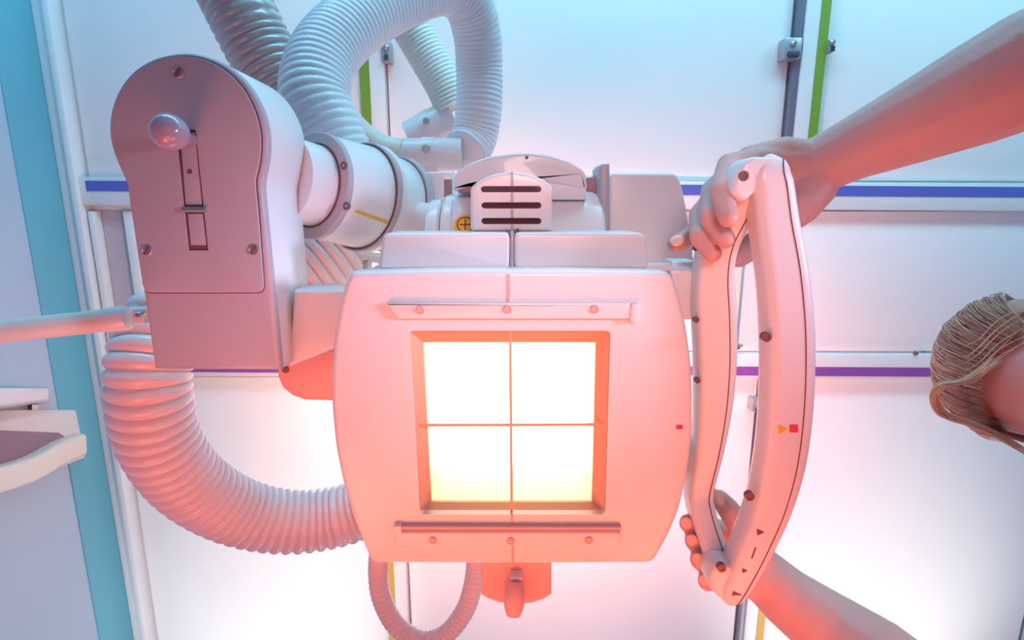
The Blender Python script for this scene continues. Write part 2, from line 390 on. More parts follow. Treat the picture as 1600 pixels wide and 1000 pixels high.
# sloped amber window frame
def quad_band(name, a, b, za, zb_, m, parent, back=0.004):
    bm = bmesh.new(); n = len(a)
    A = [bm.verts.new((p.x, p.y, za + CAMZ)) for p in a]; Bv = [bm.verts.new((p.x, p.y, zb_ + CAMZ)) for p in b]
    A2 = [bm.verts.new((p.x, p.y, za + back + CAMZ)) for p in a]; B2 = [bm.verts.new((p.x, p.y, zb_ + back + CAMZ)) for p in b]
    for i in range(n):
        for q in ((A[i - 1], A[i], Bv[i], Bv[i - 1]), (A2[i], A2[i - 1], B2[i - 1], B2[i]), (A[i], A[i - 1], A2[i - 1], A2[i]), (Bv[i - 1], Bv[i], B2[i], B2[i - 1])): bm.faces.new(q)
    return from_bm(name, bm, m, parent, False)
fo = px_outline([(640, 518), (953, 518), (945, 803), (657, 803)], ZF + 0.002)
fi = px_outline([(661, 535), (931, 535), (925, 785), (674, 785)], ZF + 0.016)
quad_band('window_frame', fo, fi, ZF + 0.003, ZF + 0.016, 'amber', coll)
# inner light box
bm = bmesh.new()
lo = [bm.verts.new((p.x, p.y, ZF + 0.020 + CAMZ)) for p in fi]
hi2 = px_outline([(655, 528), (937, 528), (931, 792), (668, 792)], ZF + 0.016)
hi = [bm.verts.new((p.x, p.y, ZF + 0.085 + CAMZ)) for p in hi2]
for i in range(4): bm.faces.new((lo[i - 1], lo[i], hi[i], hi[i - 1]))
from_bm('light_box', bm, 'cream', coll, False)
prism('lamp_diffuser', hi2, ZF + 0.083, ZF + 0.088, 'lamp', coll, 0.0005)
prism('window_pane', inset(fi, -0.002), ZF + 0.0165, ZF + 0.0185, 'glass', coll, 0.0002)
# shutter blades seen inside the light box
for (a, b, c, d, z) in ((676, 776, 924, 786, 0.05), (690, 752, 790, 758, 0.062)):
    pprism('shutter_blade', [(a, b), (c, b), (c, d), (a, d)], ZF + z, ZF + z + 0.004, 'cream', coll, 0.001)
# cross hair
pprism('crosshair_line', [(795, 519), (799.5, 519), (801.5, 802), (797.5, 802)], ZF + 0.004, ZF + 0.0058, 'amber', coll, 0.0004)
pprism('crosshair_line', [(650, 663), (948, 662), (948, 666), (650, 667)], ZF + 0.0062, ZF + 0.008, 'amber', coll, 0.0004)
# accessory rails
rl = pprism('accessory_rail', [(602, 473), (986, 473), (986, 499), (620, 499)], ZF - 0.0045, ZF + 0.002, 'plastic', coll, 0.0015, corner=0.001)
pprism('rail_stop', [(986, 475), (1001, 475), (1001, 488), (996, 506), (984, 506)], ZF - 0.0055, ZF + 0.002, 'plastic', coll, 0.0015, corner=0.001)
rl2 = pprism('accessory_rail', [(616, 832), (971, 832), (971, 852), (616, 852)], ZF - 0.0035, ZF + 0.002, 'plastic', coll, 0.0015, corner=0.001)
pprism('rail_lip', [(628, 823), (971, 824), (971, 828), (628, 828)], ZF - 0.0045, ZF + 0.002, 'lever', coll, 0.0008)
pprism('rail_stop', [(614, 822), (627, 822), (627, 834), (614, 834)], ZF - 0.005, ZF + 0.002, 'plastic', coll, 0.001, corner=0.001)
for (x, y, zz) in ((657, 484, ZF - 0.0045), (793, 483, ZF - 0.0045), (929, 483, ZF - 0.0045), (676, 844, ZF - 0.0035), (798, 845, ZF - 0.0035), (920, 844, ZF - 0.0035)):
    s = screw(x, y, zz, 7, coll, 'lever')
# centre seam lines
pprism('centre_line', [(792.5, 428), (796.5, 428), (797, 472), (793, 472)], ZF - 0.0006, ZF + 0.001, 'lever', coll, 0.0002)
pprism('centre_line', [(798, 804), (801.5, 804), (802, 822), (798.5, 822)], ZF - 0.0006, ZF + 0.001, 'lever', coll, 0.0002)
pprism('centre_line', [(799.5, 853), (803, 853), (803, 881), (799.5, 881)], ZF - 0.0006, ZF + 0.001, 'lever', coll, 0.0002)
pprism('index_mark', [(1057, 665), (1067, 665), (1067, 671), (1057, 671)], ZF - 0.0008, ZF + 0.001, 'red', coll, 0.0002)
# bottom lever plate
lp = pprism('lever_plate', [(752, 870), (862, 870), (862, 930), (850, 938), (832, 944), (806, 947), (778, 943), (762, 937), (752, 931)], ZF + 0.024, ZF + 0.05, 'lever', XM, 0.003)
pprism('lever_clip', [(797, 902), (816, 902), (816, 914), (797, 914)], ZF + 0.014, ZF + 0.026, 'plastic', lp, 0.001)
k0 = P(806, 908, ZF + 0.014); k1 = P(802, 962, ZF + 0.004)
pa, L = resample([k0, k0.lerp(k1, 0.5), k1], 0.002)
nn = len(pa)
sweep('lever_knob', pa, lambda i: (0.004 + 0.0052 * math.sin(math.pi * min(1, i / (nn - 1) * 0.86 + 0.06)) ** 0.8), 'lever', lp, 20)

# ---- covers behind the collimator
cv = pprism('top_cover', [(590, 421), (597, 371), (604, 364), (797, 363.5), (796, 421)], ZF + 0.03, ZF + 0.075, 'plastic', XM, 0.003, corner=0.003)
cv = pprism('top_cover', [(803, 421), (803, 363.5), (1003, 363.5), (1011, 372), (1014, 421)], ZF + 0.03, ZF + 0.075, 'plastic', XM, 0.003, corner=0.003)
pprism('cover_ridge', [(797, 421), (797.5, 362), (802.5, 362), (803, 421)], ZF + 0.031, ZF + 0.07, 'enamel', XM, 0.001)
pprism('cover_ledge', [(572, 424), (590, 413), (1050, 413), (1056, 424)], ZF + 0.034, ZF + 0.05, 'plastic', XM, 0.002)
def slot_px(x0, x1, y, h, z):
    pts = []
    for k in range(9):
        a = math.pi / 2 + math.pi * k / 8; pts.append((x0 + h + h * math.cos(a), y - h * math.sin(a)))
    for k in range(9):
        a = -math.pi / 2 + math.pi * k / 8; pts.append((x1 - h + h * math.cos(a), y - h * math.sin(a)))
    return px_outline(pts, z)
zs = ZF + 0.055
vent_out = [(735, 361), (735, 293), (748, 282), (770, 272), (797, 267.5), (803, 267.5), (830, 272), (850, 281), (863, 292), (863, 361)]
vent = prism('vent_cover', round_poly([(p.x, p.y) for p in px_outline(vent_out, zs)], 0.003, 3), zs, zs + 0.012, 'plastic', XM, 0.003,
             holes=[slot_px(751, 846, 295.5, 5, zs), slot_px(752, 846, 321, 5, zs), slot_px(752, 846, 345.5, 5, zs)])
vent['label'] = 'white vent cover with three horizontal slots'
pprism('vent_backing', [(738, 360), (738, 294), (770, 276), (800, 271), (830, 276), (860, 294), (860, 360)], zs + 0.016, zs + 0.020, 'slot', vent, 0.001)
pprism('vent_seam', [(798, 290), (798.5, 268.5), (802, 268.5), (802.5, 290)], zs - 0.0006, zs + 0.001, 'enamel', vent, 0.0002)
for y0, y1 in ((301, 315), (327, 340), (351, 361)): pprism('vent_seam', [(798, y1), (798, y0), (802.5, y0), (802.5, y1)], zs - 0.0006, zs + 0.001, 'enamel', vent, 0.0002)
screw(809, 359, zs - 0.0002, 2.2, vent, 'bolt')
# tube housing: a horizontal drum
zt = 0.55
sc = zt / F / (CS)                       # metres per pixel near the zenith
ax0 = P(716, 395, zt); rt = 95 * zt / F
Lt = P(932, 395, zt).x - ax0.x
th = lathe('tube_housing', ax0, (1, 0, 0), [(0, rt * 0.5), (0, rt * 0.93), (0.004, rt * 0.98), (0.010, rt), (Lt - 0.010, rt), (Lt - 0.003, rt * 0.965), (Lt, rt * 0.9), (Lt, 0.01)], 'plastic', XM, 64)
th['label'] = 'white drum of the x-ray tube'
lathe('flange', ax0 + Vector((-0.012, 0, 0)), (1, 0, 0), [(0, rt * 0.6), (0, rt * 0.86), (0.003, rt * 0.9), (0.009, rt * 0.9), (0.012, rt * 0.86), (0.0125, rt * 0.5)], 'plastic', th, 64)
lathe('flange', ax0 + Vector((-0.026, 0, 0)), (1, 0, 0), [(0, rt * 0.6), (0, rt * 0.82), (0.003, rt * 0.85), (0.010, rt * 0.85), (0.0125, rt * 0.80), (0.0126, rt * 0.5)], 'plastic', th, 64)
# plus sticker on the drum
dy = -0.029; dz = -math.sqrt(rt * rt - dy * dy); cx = P(727, 350, zt - 0.055).x
nrm = Vector((0, dy, dz)).normalized(); cen = Vector((cx, ax0.y + dy, ax0.z + dz))
st = lathe('polarity_sticker', cen, nrm, [(-0.003, 0.0102), (0.0007, 0.0102), (0.0008, 0.0098), (0.0008, 0)], 'orange', th, 32)
st['label'] = 'orange round sticker with a dark plus sign'
bm = bmesh.new(); a_ = Vector((1, 0, 0)); b_ = nrm.cross(a_)
for r0, r1 in ((0.0066, 0.0078),):
    vsx = [[bm.verts.new(cen + nrm * 0.0013 + (a_ * math.cos(t) + b_ * math.sin(t)) * r) for t in [2 * math.pi * k / 32 for k in range(32)]] for r in (r0, r1)]
    for k in range(32): bm.faces.new((vsx[0][k - 1], vsx[0][k], vsx[1][k], vsx[1][k - 1]))
from_bm('sticker_ring', bm, 'maroon', th, False)
for d1, d2 in ((a_, b_), (b_, a_)):
    bm = bmesh.new(); q = [cen + nrm * (0.0014 if d1 is a_ else 0.0015) + d1 * (sx * 0.0052) + d2 * (sy * 0.0007) for sx, sy in ((-1, -1), (1, -1), (1, 1), (-1, 1))]
    bm.faces.new([bm.verts.new(v) for v in q]); from_bm('plus_stroke', bm, 'maroon', th, False)
# curved lid over the drum
lid = [(708, 300), (708, 284), (713, 268), (735, 254), (765, 244), (800, 239), (830, 238.5), (862, 243), (890, 252), (910, 264), (916, 272), (918, 299), (900, 293), (870, 288), (830, 285), (790, 285), (750, 288), (728, 293)]
zl = 0.505
ld = prism('curved_lid', round_poly([(p.x, p.y) for p in px_outline(lid, zl)], 0.004, 3), zl, zl + 0.03, 'plastic', XM, 0.003)
lathe('lid_hole', P(823, 246, zl), DOWN, [(-0.002, 0.0016), (0.0004, 0.0016), (0.0004, 0)], 'bolt', ld, 12)
pprism('lid_lip', [(716, 301), (716, 293), (745, 288), (745, 301)], zl + 0.002, zl + 0.02, 'fin', ld, 0.001)
pprism('lid_skirt', [(740, 300), (745, 284), (790, 278), (840, 278), (880, 283), (916, 296), (916, 312), (740, 312)], zl + 0.0015, zl + 0.028, 'plastic', ld, 0.001)
pprism('side_fin', [(936, 262), (941, 256), (953, 255), (954, 365), (938, 365)], 0.515, 0.56, 'enamel', XM, 0.003)
pprism('fin_web', [(916, 278), (928, 276), (938, 268), (940, 365), (926, 365), (926, 302), (916, 300)], 0.535, 0.56, 'fin', XM, 0.002)
pprism('rear_cabinet', [(950, 270), (1058, 270), (1066, 288), (1080, 360), (1087, 425), (950, 425)], 0.56, 0.66, 'plastic', XM, 0.004, corner=0.004)
pprism('rear_block', [(640, 268), (708, 268), (708, 365), (652, 365)], 0.60, 0.68, 'plastic', XM, 0.004)
pprism('rear_slot', [(694, 280), (706, 280), (706, 312), (694, 312)], 0.597, 0.61, 'fin', XM, 0.001)
# ---- yoke head on the left
zy = 0.42
def px_curve(arc, rest, z):
    c = catmull([Vector((p[0], p[1], 0)) for p in arc], 4)
    return [P(p.x, p.y, z).to_2d() for p in c] + [P(p[0], p[1], z).to_2d() for p in rest]
yoke_out = px_curve([(203, 322), (196, 288), (181, 255), (171, 225), (168, 198), (172, 168), (184, 138), (205, 111), (235, 92), (268, 83), (300, 82), (334, 91), (365, 109), (390, 136), (408, 170), (417, 205), (418, 236), (414, 264), (410, 289), (412, 318)], [(438, 579), (240, 578)], zy)
yk = prism('yoke_head', yoke_out, zy, zy + 0.007, 'enamel', XM, 0.004, seg=4, top_r=0.0005)
yk['label'] = 'white rounded yoke head with a control lever'
# cover plate with dark seam round it
def plate_outline(g_):
    c = Vector((300, 280))
    arc = [(206, 318), (201, 286), (187, 254), (178, 225), (175, 198), (179, 169), (191, 141), (211, 117), (239, 99), (270, 90), (300, 89), (330, 97), (358, 114), (382, 140), (399, 172), (408, 205), (409, 234), (406, 260), (401, 284), (404, 318)]
    low = round_poly([(404, 318), (414.5, 457), (227, 457), (206, 318)], 14, 5)[6:18]
    def ex(p):
        v = Vector((p[0], p[1])) - c; return (p[0] + v.x / v.length * g_, p[1] + v.y / v.length * g_)
    return px_curve([ex(p) for p in arc], [ex(p) for p in low], zy)
gap = prism('cover_gap', plate_outline(1.7), zy - 0.0006, zy + 0.002, 'seam', yk, 0.0002)
slot_hole = px_outline([(277, 203), (308, 203), (328, 391), (297, 391)], zy)
cp = prism('cover_plate', plate_outline(-0.3), zy - 0.0022, zy + 0.002, 'enamel', yk, 0.0006, holes=[slot_hole])
prism('slot_floor', px_outline([(276, 202), (309, 202), (329, 392), (296, 392)], zy), zy - 0.0012, zy + 0.004, 'seam', yk, 0.0001)
pprism('slide', [(281, 207), (304, 207), (315, 320), (290, 320)], zy - 0.0020, zy + 0.004, 'enamel', yk, 0.0004)
pprism('slide', [(293, 334), (316, 334), (322, 383), (298, 383)], zy - 0.0020, zy + 0.004, 'enamel', yk, 0.0004)
sweep('slide_pin', [P(286, 327.5, zy - 0.003), P(322, 327.5, zy - 0.003)], 0.0022, 'steel', yk, 14)
lathe('slide_hole', P(296.5, 268, zy - 0.002), DOWN, [(-0.001, 0.0018), (0.0004, 0.0018), (0.0004, 0)], 'seam', yk, 12)
for (x, y, an) in ((279, 113, 0.9), (230, 391, 1.0), (397, 390, 1.0)):
    c = P(x, y, zy - 0.0022); rr = 8.5 * zy / F
    screw(0, 0, zy, 0, yk, at=c, rad=rr); slot_on(None, c, rr, ang=an, parent=yk)
# lever with ball knob pointing to the viewer
b0 = P(297, 219, zy); b1 = P(259, 205, zy - 0.045)
pa, L = resample([b0 + Vector((0, 0, 0.004)), b0.lerp(b1, 0.5), b1], 0.0015); nn = len(pa)
def kr(i):
    t = i / (nn - 1)
    if t < 0.55: return 0.0052 + 0.001 * t
    s = (t - 0.55) / 0.45
    return 0.0056 + 0.0052 * math.sin(math.pi * (0.08 + 0.80 * s)) if s < 0.97 else 0.0062
ctrl_lever = sweep('control_lever', pa, kr, 'knob', yk, 28)
ctrl_lever['label'] = 'mauve ball-ended control lever'
bmk = bmesh.new(); bmesh.ops.create_uvsphere(bmk, u_segments=28, v_segments=18, radius=0.0120)
for v in bmk.verts: v.co = v.co + b1 + Vector((0, 0, 0.004))
from_bm('lever_ball', bmk, 'knob', yk)
# lighter side body (round drum and box side), set back behind the face
prism('yoke_side', inset(yoke_out, 0.0003), zy + 0.0068, zy + 0.078, 'plastic', yk, 0.003, )
# arm from yoke to collimator
pprism('yoke_arm', [(458, 454), (600, 454), (600, 528), (522, 546), (450, 574)], zy + 0.028, zy + 0.075, 'plastic', XM, 0.004)
ub = pprism('under_body', [(428, 545), (432, 590), (440, 608), (455, 620), (475, 627), (560, 630), (600, 630), (600, 545)], 0.505, 0.56, 'lever', XM, 0.006)
lathe('body_bolt', P(446, 578, 0.504), DOWN, [(-0.003, 0.0032), (0.0006, 0.0032), (0.0008, 0.0022), (0.0008, 0)], 'bolt', ub, 16)
# ---- ringed swivel joint
A = P(488, 290, 0.525); Bp = P(612, 320, 0.61); axd = (Bp - A).normalized()
Lj = (Bp - A).length
r1 = 80 * 0.53 / F; r2 = 80 * 0.575 / F; r3 = 73 * 0.61 / F
sj = lathe('swivel_joint', A - axd * 0.028, axd, [(0, r1 * 0.5), (0, r1 * 0.755), (0.0275, r1 * 0.755), (0.028, r1 * 0.70), (0.030, r1 * 0.98), (0.088, r2 * 0.965), (0.133, r3 * 0.95), (0.158, r3 * 0.6)], 'plastic', XM, 64)
sj['label'] = 'white ringed swivel joint'
def ring(d, ro, ri, th_, m):
    return lathe('ring', A + axd * d, axd, [(0.0, ri), (0.0, ro - 0.001), (0.001, ro), (th_, ro), (th_, ri)], m, sj, 64)
def gapring(d, ri, wd): return lathe('ring_gap', A + axd * (d - 0.0006), axd, [(0, ri), (0, ri + wd), (0.002, ri + wd), (0.002, ri)], 'seam', sj, 64)
ring(0.0, r1, r1 * 0.5, 0.006, 'enamel'); gapring(0.0, r1 * 0.75, 0.0022)
d2 = (P(558, 312, 0.573) - A).dot(axd)
ring(d2, r2 * 1.03, r2 * 0.7, 0.005, 'enamel'); ring(d2 + 0.006, r2 * 1.04, r2 * 0.7, 0.006, 'plastic'); gapring(d2, r2 * 0.955, 0.0022)
d3 = Lj
ring(d3, r3 * 1.02, r3 * 0.6, 0.010, 'enamel'); gapring(d3, r3 * 0.93, 0.002)
nx = axd; va = (Vector((0, -1, 0)) - nx * Vector((0, -1, 0)).dot(nx)).normalized(); vb = nx.cross(va)
def on_ring(px, py):
    """point of the first ring's face that lies nearest to a picture direction"""
    d = P(px, py, 1.0) - Vector((0, 0, CAMZ)); t = (A - Vector((0, 0, CAMZ))).dot(nx) / d.dot(nx)
    return Vector((0, 0, CAMZ)) + d * t
for (x, y) in ((538, 259), (542, 322)):
    c = on_ring(x, y) - nx * 0.0006
    lathe('screw', c, -nx, [(-0.002, 0.0036), (0.0008, 0.0036), (0.0008, 0.0026), (0.0002, 0.0024), (0.0002, 0)], 'bolt', sj, 20)
    lathe('screw_socket', c, -nx, [(0.0, 0.0018), (0.0006, 0.0018), (0.0006, 0)], 'screw', sj, 6)
# yellow line along the drum between ring one and ring two
def cone_hit(px, py):
    o_ = Vector((0, 0, CAMZ)); d = (P(px, py, 1.0) - o_).normalized(); best = None
    for k in range(4000):
        q = o_ + d * (0.3 + k * 0.0002); s = (q - A).dot(axd); rad = ((q - A) - axd * s).length
        rr = r1 * 0.98 + (r2 * 0.965 - r1 * 0.98) * (s - 0.002) / 0.058
        if -0.01 < s < 0.14 and rad <= rr: return q
    return None
y0 = cone_hit(556, 330); y1 = cone_hit(604, 347)
if y0 and y1: sweep('yellow_line', [y0, y0.lerp(y1, 0.5) - Vector((0, 0, 0.0004)), y1], 0.0016, 'gold', sj, 10)
# neck between joint and drum
lathe('neck', P(625, 345, 0.60), P(712, 352, 0.555) - P(625, 345, 0.60), [(0, 0.02), (0, 0.030), (0.02, 0.022), (0.05, 0.020), (0.075, 0.03)], 'plastic', XM, 40)
pprism('under_bracket', [(562, 398), (600, 400), (600, 415), (575, 408)], 0.50, 0.53, 'cream', XM, 0.002)
pprism('under_bracket', [(566, 408), (574, 408), (574, 440), (566, 440)], 0.52, 0.54, 'enamel', XM, 0.002)

# ---- telescopic column up to the ceiling carriage, behind the collimator
def sq(cx, cy, h): return round_poly([(cx - h, cy - h), (cx + h, cy - h), (cx + h, cy + h), (cx - h, cy + h)], 0.015, 4)
prism('carriage', sq(0.0, 0.28, 0.06), 0.50, 0.58, 'plastic', XM, 0.004)
prism('column', sq(0.0, 0.30, 0.045), 0.58, 1.05, 'plastic', XM, 0.002)
prism('column', sq(0.0, 0.30, 0.058), 1.05, 1.45, 'plastic', XM, 0.002)
prism('column', sq(0.0, 0.30, 0.070), 1.45, ZR - 0.03, 'plastic', XM, 0.002)
prism('ceiling_mount', sq(0.0, 0.30, 0.08), ZR - 0.03, ZR - 0.003, 'plastic', XM, 0.002)
# ---- handle loop on the right
zo, zi = 0.385, 0.425
outer = [(1197, 268, zo + 0.003), (1198, 276, zo), (1202, 300, zo), (1208, 350, zo), (1221, 430, zo - 0.002), (1228, 520, zo - 0.002), (1227, 620, zo - 0.002), (1218, 710, zo - 0.002), (1200, 785, zo), (1174, 848, zo), (1152, 893, zo), (1142, 912, zo), (1137, 921, zo + 0.003)]
oc = resample(catmull([P(*p) for p in outer], 10), 0.002)[0]
wo = [(0, 0.016), (0.012, 0.0245), (0.03, 0.0275), (0.09, 0.029), (0.2, 0.0315), (0.35, 0.034), (0.5, 0.0345), (0.65, 0.0335), (0.8, 0.030), (0.93, 0.0265), (0.97, 0.024), (0.99, 0.018), (1, 0.012)]
def wfun(tab):
    if isinstance(tab[0], tuple):
        def f2(t):
            for (a, va_), (b, vb_) in zip(tab[:-1], tab[1:]):
                if t <= b: return va_ + (vb_ - va_) * (t - a) / (b - a)
            return tab[-1][1]
        return f2
    def f(t):
        x = t * (len(tab) - 1); i = min(len(tab) - 2, int(x)); return tab[i] + (tab[i + 1] - tab[i]) * (x - i)
    return f
hb = bar_sweep('handle', oc, wfun(wo), 0.026, 'plastic', XM, 0.32)
hb['label'] = 'white curved outer grip bar of the handle'
inner = [(1186, 266, zo + 0.004), (1168, 290, zo + 0.010), (1142, 335, 0.410), (1120, 385, zi - 0.004), (1113, 440, zi), (1115, 500, zi), (1116, 570, zi), (1112, 640, zi), (1103, 705, zi), (1091, 765, zi), (1096, 800, 0.418), (1110, 845, 0.408), (1124, 890, 0.398), (1133, 920, zo + 0.004)]
ic = resample(catmull([P(*p) for p in inner], 10), 0.004)[0]
wi = [0.020, 0.027, 0.028, 0.028, 0.032, 0.032, 0.031, 0.029, 0.026, 0.022, 0.020, 0.020, 0.020, 0.018]
hi_ = bar_sweep('handle_inner_bar', ic, wfun(wi), 0.026, 'plastic', XM, 0.32)
pprism('handle_corner', [(1141, 304), (1150, 274), (1163, 251), (1178, 244), (1213, 245), (1219, 256), (1208, 296), (1182, 300), (1164, 318)], zo - 0.0105, zo + 0.016, 'plastic', XM, 0.004, corner=0.007)
pprism('handle_corner', [(1106, 915), (1116, 882), (1150, 885), (1168, 900), (1140, 940), (1124, 938)], zo - 0.0100, zo + 0.016, 'plastic', XM, 0.004, corner=0.007)
# seams along both bars, lying on the viewer's side
def seam(path, width_tab, frac, thick, parent, t0=0.0, t1=1.0):
    T, _ = frames(path); k = len(path); f = wfun(width_tab); pts = []
    for i, p in enumerate(path):
        t = i / (k - 1)
        if t < t0 or t > t1: continue
        up = Vector((0, 0, 1)); up = (up - T[i] * up.dot(T[i])).normalized(); sd = T[i].cross(up)
        pts.append(p + sd * (f(t) * frac) - up * (thick / 2 + 0.00005))
    sweep('seam_line', pts, 0.00045, 'seam', parent, 6)
sdir = frames(oc)[0][0].cross(Vector((0, 0, 1)))
sgn = 1 if sdir.x > 0 else -1
seam(oc, wo, 0.22 * sgn, 0.026, hb, 0.0, 1.0)
seam(ic, wi, 0.24 * sgn, 0.026, hi_, 0.06, 0.98)
def flush_screw(px, py, z, parent, rx=0.0034):
    lathe('screw', P(px, py, z), DOWN, [(-0.004, rx), (0.0005, rx), (0.0005, rx * 0.6), (0.0001, rx * 0.55), (0.0001, 0)], 'bolt', parent, 18)
for (x, y, z, par) in ((1162, 275, zo - 0.0105, hb), (1198, 527, zo - 0.0146, hb), (1172, 776, zo - 0.0126, hb), (1128, 888, zo - 0.0126, hb)): flush_screw(x, y, z, par)
for (x, y) in ((1088, 388), (1088, 500), (1090, 595)): flush_screw(x, y, zi - 0.011, hi_, 0.0022)
def mark(name, pts, m, z=zo - 0.0155): pprism(name, pts, z, z + 0.001, m, hb, 0.0001)
mark('triangle_mark', [(1217, 664), (1231, 671), (1217, 679)], 'orange')
mark('square_mark', [(1234, 664), (1247, 664), (1247, 676), (1234, 676)], 'red')
mark('triangle_mark', [(1183, 828), (1194, 832), (1184, 837)], 'maroon', zo - 0.0136)
mark('triangle_mark', [(1160, 889), (1168, 892), (1161, 896)], 'maroon', zo - 0.0136)
mark('dash_mark', [(1180, 856), (1182, 856), (1176, 873), (1174, 873)], 'maroon', zo - 0.0136)
mark('triangle_mark', [(1146, 924), (1160, 930), (1144, 931)], 'maroon', zo - 0.0136)
pprism('handle_mount', [(1046, 421), (1086, 421), (1092, 500), (1062, 500)], zi + 0.006, zi + 0.04, 'plastic', XM, 0.003)
pprism('handle_mount', [(1040, 700), (1095, 700), (1090, 740), (1036, 740)], zi + 0.006, zi + 0.03, 'plastic', XM, 0.003)
pprism('handle_mount', [(1050, 408), (1085, 408), (1086, 420), (1050, 420)], zi + 0.03, zi + 0.06, 'plastic', XM, 0.003)

# ------------------------------------------------------------------ hoses
def hose(name, pts, r, pitch, depth, m, label, group=None, sharp=False, zs=None):
    path, L = resample(catmull([P(*p) for p in pts], 12), pitch / 6.0)
    o = None
    n = len(path); step = L / (n - 1)
    def rf(i):
        ph = (i * step / pitch) % 1.0
        return r * (1 - depth * (1 - abs(math.sin(math.pi * ph)) ** (0.55 if sharp else 0.9)))
    o = sweep(name, path, rf, m, None, 36, True, 80)
    return tag(o, label, 'hose', group)
hose('corrugated_hose', [(535, 262, 0.66), (512, 205, 0.66), (492, 150, 0.67), (508, 85, 0.71), (560, 32, 0.77), (630, -6, 0.85), (690, -22, 0.91), (728, 0, 0.95), (745, 50, 0.98), (749, 110, 1.0), (748, 170, 1.0), (742, 210, 1.0), (733, 230, 0.99), (726, 238, 0.98)],
     0.0405, 0.0085, 0.04, 'hose', 'thick pale blue-white corrugated hose looping over the swivel joint')
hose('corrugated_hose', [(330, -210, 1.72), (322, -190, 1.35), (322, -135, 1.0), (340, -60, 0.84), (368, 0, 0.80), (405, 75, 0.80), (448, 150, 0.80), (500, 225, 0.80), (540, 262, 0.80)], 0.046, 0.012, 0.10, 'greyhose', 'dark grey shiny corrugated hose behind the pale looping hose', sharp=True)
hose('corrugated_hose', [(560, -150, 1.72), (562, -120, 1.45), (585, -60, 1.22), (622, 10, 1.18), (660, 75, 1.18), (692, 130, 1.18), (709, 168, 1.18)], 0.039, 0.008, 0.04, 'creamhose', 'cream corrugated hose slanting down towards the angled clamp sleeve')
hose('smooth_hose', [(500, 130, 0.96), (532, 178, 0.96), (562, 212, 0.96), (595, 234, 0.96), (628, 241, 0.96)], 0.026, 0.006, 0.015, 'creamhose', 'smooth cream hose bending into the level clamp sleeve')
hose('corrugated_hose', [(545, 375, 0.70), (505, 408, 0.68), (430, 455, 0.65), (330, 478, 0.62), (262, 500, 0.59), (237, 555, 0.56), (233, 615, 0.55), (250, 690, 0.56), (300, 757, 0.59), (375, 800, 0.63), (455, 815, 0.66), (530, 806, 0.68), (600, 780, 0.68), (680, 740, 0.62), (745, 700, 0.555)],
     0.0415, 0.0125, 0.14, 'pinkhose', 'thick ribbed hose sweeping in a large curve below the yoke head', sharp=True)
hose('corrugated_hose', [(600, 800, 0.50), (595, 845, 0.57), (591, 890, 0.60), (595, 930, 0.60), (615, 972, 0.60), (645, 996, 0.60), (670, 1001, 0.60), (700, 988, 0.60), (727, 952, 0.60), (740, 910, 0.60), (744, 870, 0.60), (742, 835, 0.57), (738, 790, 0.50)],
     0.0124, 0.0066, 0.20, 'pinkhose', 'thin ribbed hose hanging in a loop under the collimator', sharp=True)
# clamp sleeves
def sleeve(pa, pb, r, label, clip_t, parent=None):
    a, b = P(*pa), P(*pb); L = (b - a).length
    root = empty('clamp_sleeve', a); tag(root, label, 'hose clamp')
    lathe('sleeve', a, b - a, [(0, r * 0.8), (0, r * 0.96), (0.003, r), (L - 0.003, r), (L, r * 0.96), (L, r * 0.8)], 'plastic', root, 40)
    c = a.lerp(b, clip_t); d = (b - a).normalized()
    lathe('strap', c - d * 0.011, d, [(0, r), (0, r + 0.0016), (0.022, r + 0.0016), (0.022, r)], 'plastic', root, 40)
    q = c + Vector((0, -r * 0.25, -r - 0.002))
    lathe('clamp_bolt', q, DOWN, [(-0.006, 0.008), (0.002, 0.008), (0.004, 0.006), (0.004, 0)], 'steel', root, 6)
    return root
s1 = sleeve((624, 242, 0.965), (722, 242, 0.965), 0.0275, 'level white clamp sleeve joining two hoses above the curved lid', 0.47)
box('clamp_foot', P(661, 250, 0.945), P(680, 290, 0.925) + Vector((0, 0, 0.05)), 'plastic', s1, 0.003)
s2 = sleeve((708, 180, 1.19), (640, 216, 1.19), 0.034, 'angled white clamp sleeve behind the level sleeve', 0.55)

# ------------------------------------------------------------------ cream rod at the left
a, b = P(-150, 535, 0.43), P(206, 496, 0.465)
rd = (a - b).normalized(); a = b + rd * ((XL - b.x) / rd.x)
rod = empty('support_rod', a); tag(rod, 'cream round rod reaching from the left to the yoke head', 'rod')
sweep('rod_tube', [a, a.lerp(b, 0.5), b + rd * 0.012], 0.0098, 'cream', rod, 28)
lathe('end_cap', b + rd * 0.024, -rd, [(0, 0.008), (0, 0.0098), (0.003, 0.0105), (0.018, 0.0108), (0.021, 0.0102), (0.022, 0.008)], 'plastic', rod, 32)
lathe('wall_flange', a, -rd, [(0, 0.03), (0.006, 0.03), (0.01, 0.02), (0.01, 0.008)], 'plastic', rod, 32)
lathe('cap_bolt', P(218, 491, 0.452), DOWN, [(-0.004, 0.0025), (0.002, 0.0025), (0.003, 0.002), (0.003, 0)], 'steel', rod, 12)
pprism('rod_bracket', [(205, 484), (226, 484), (226, 506), (205, 506)], 0.455, 0.475, 'cream', rod, 0.002)

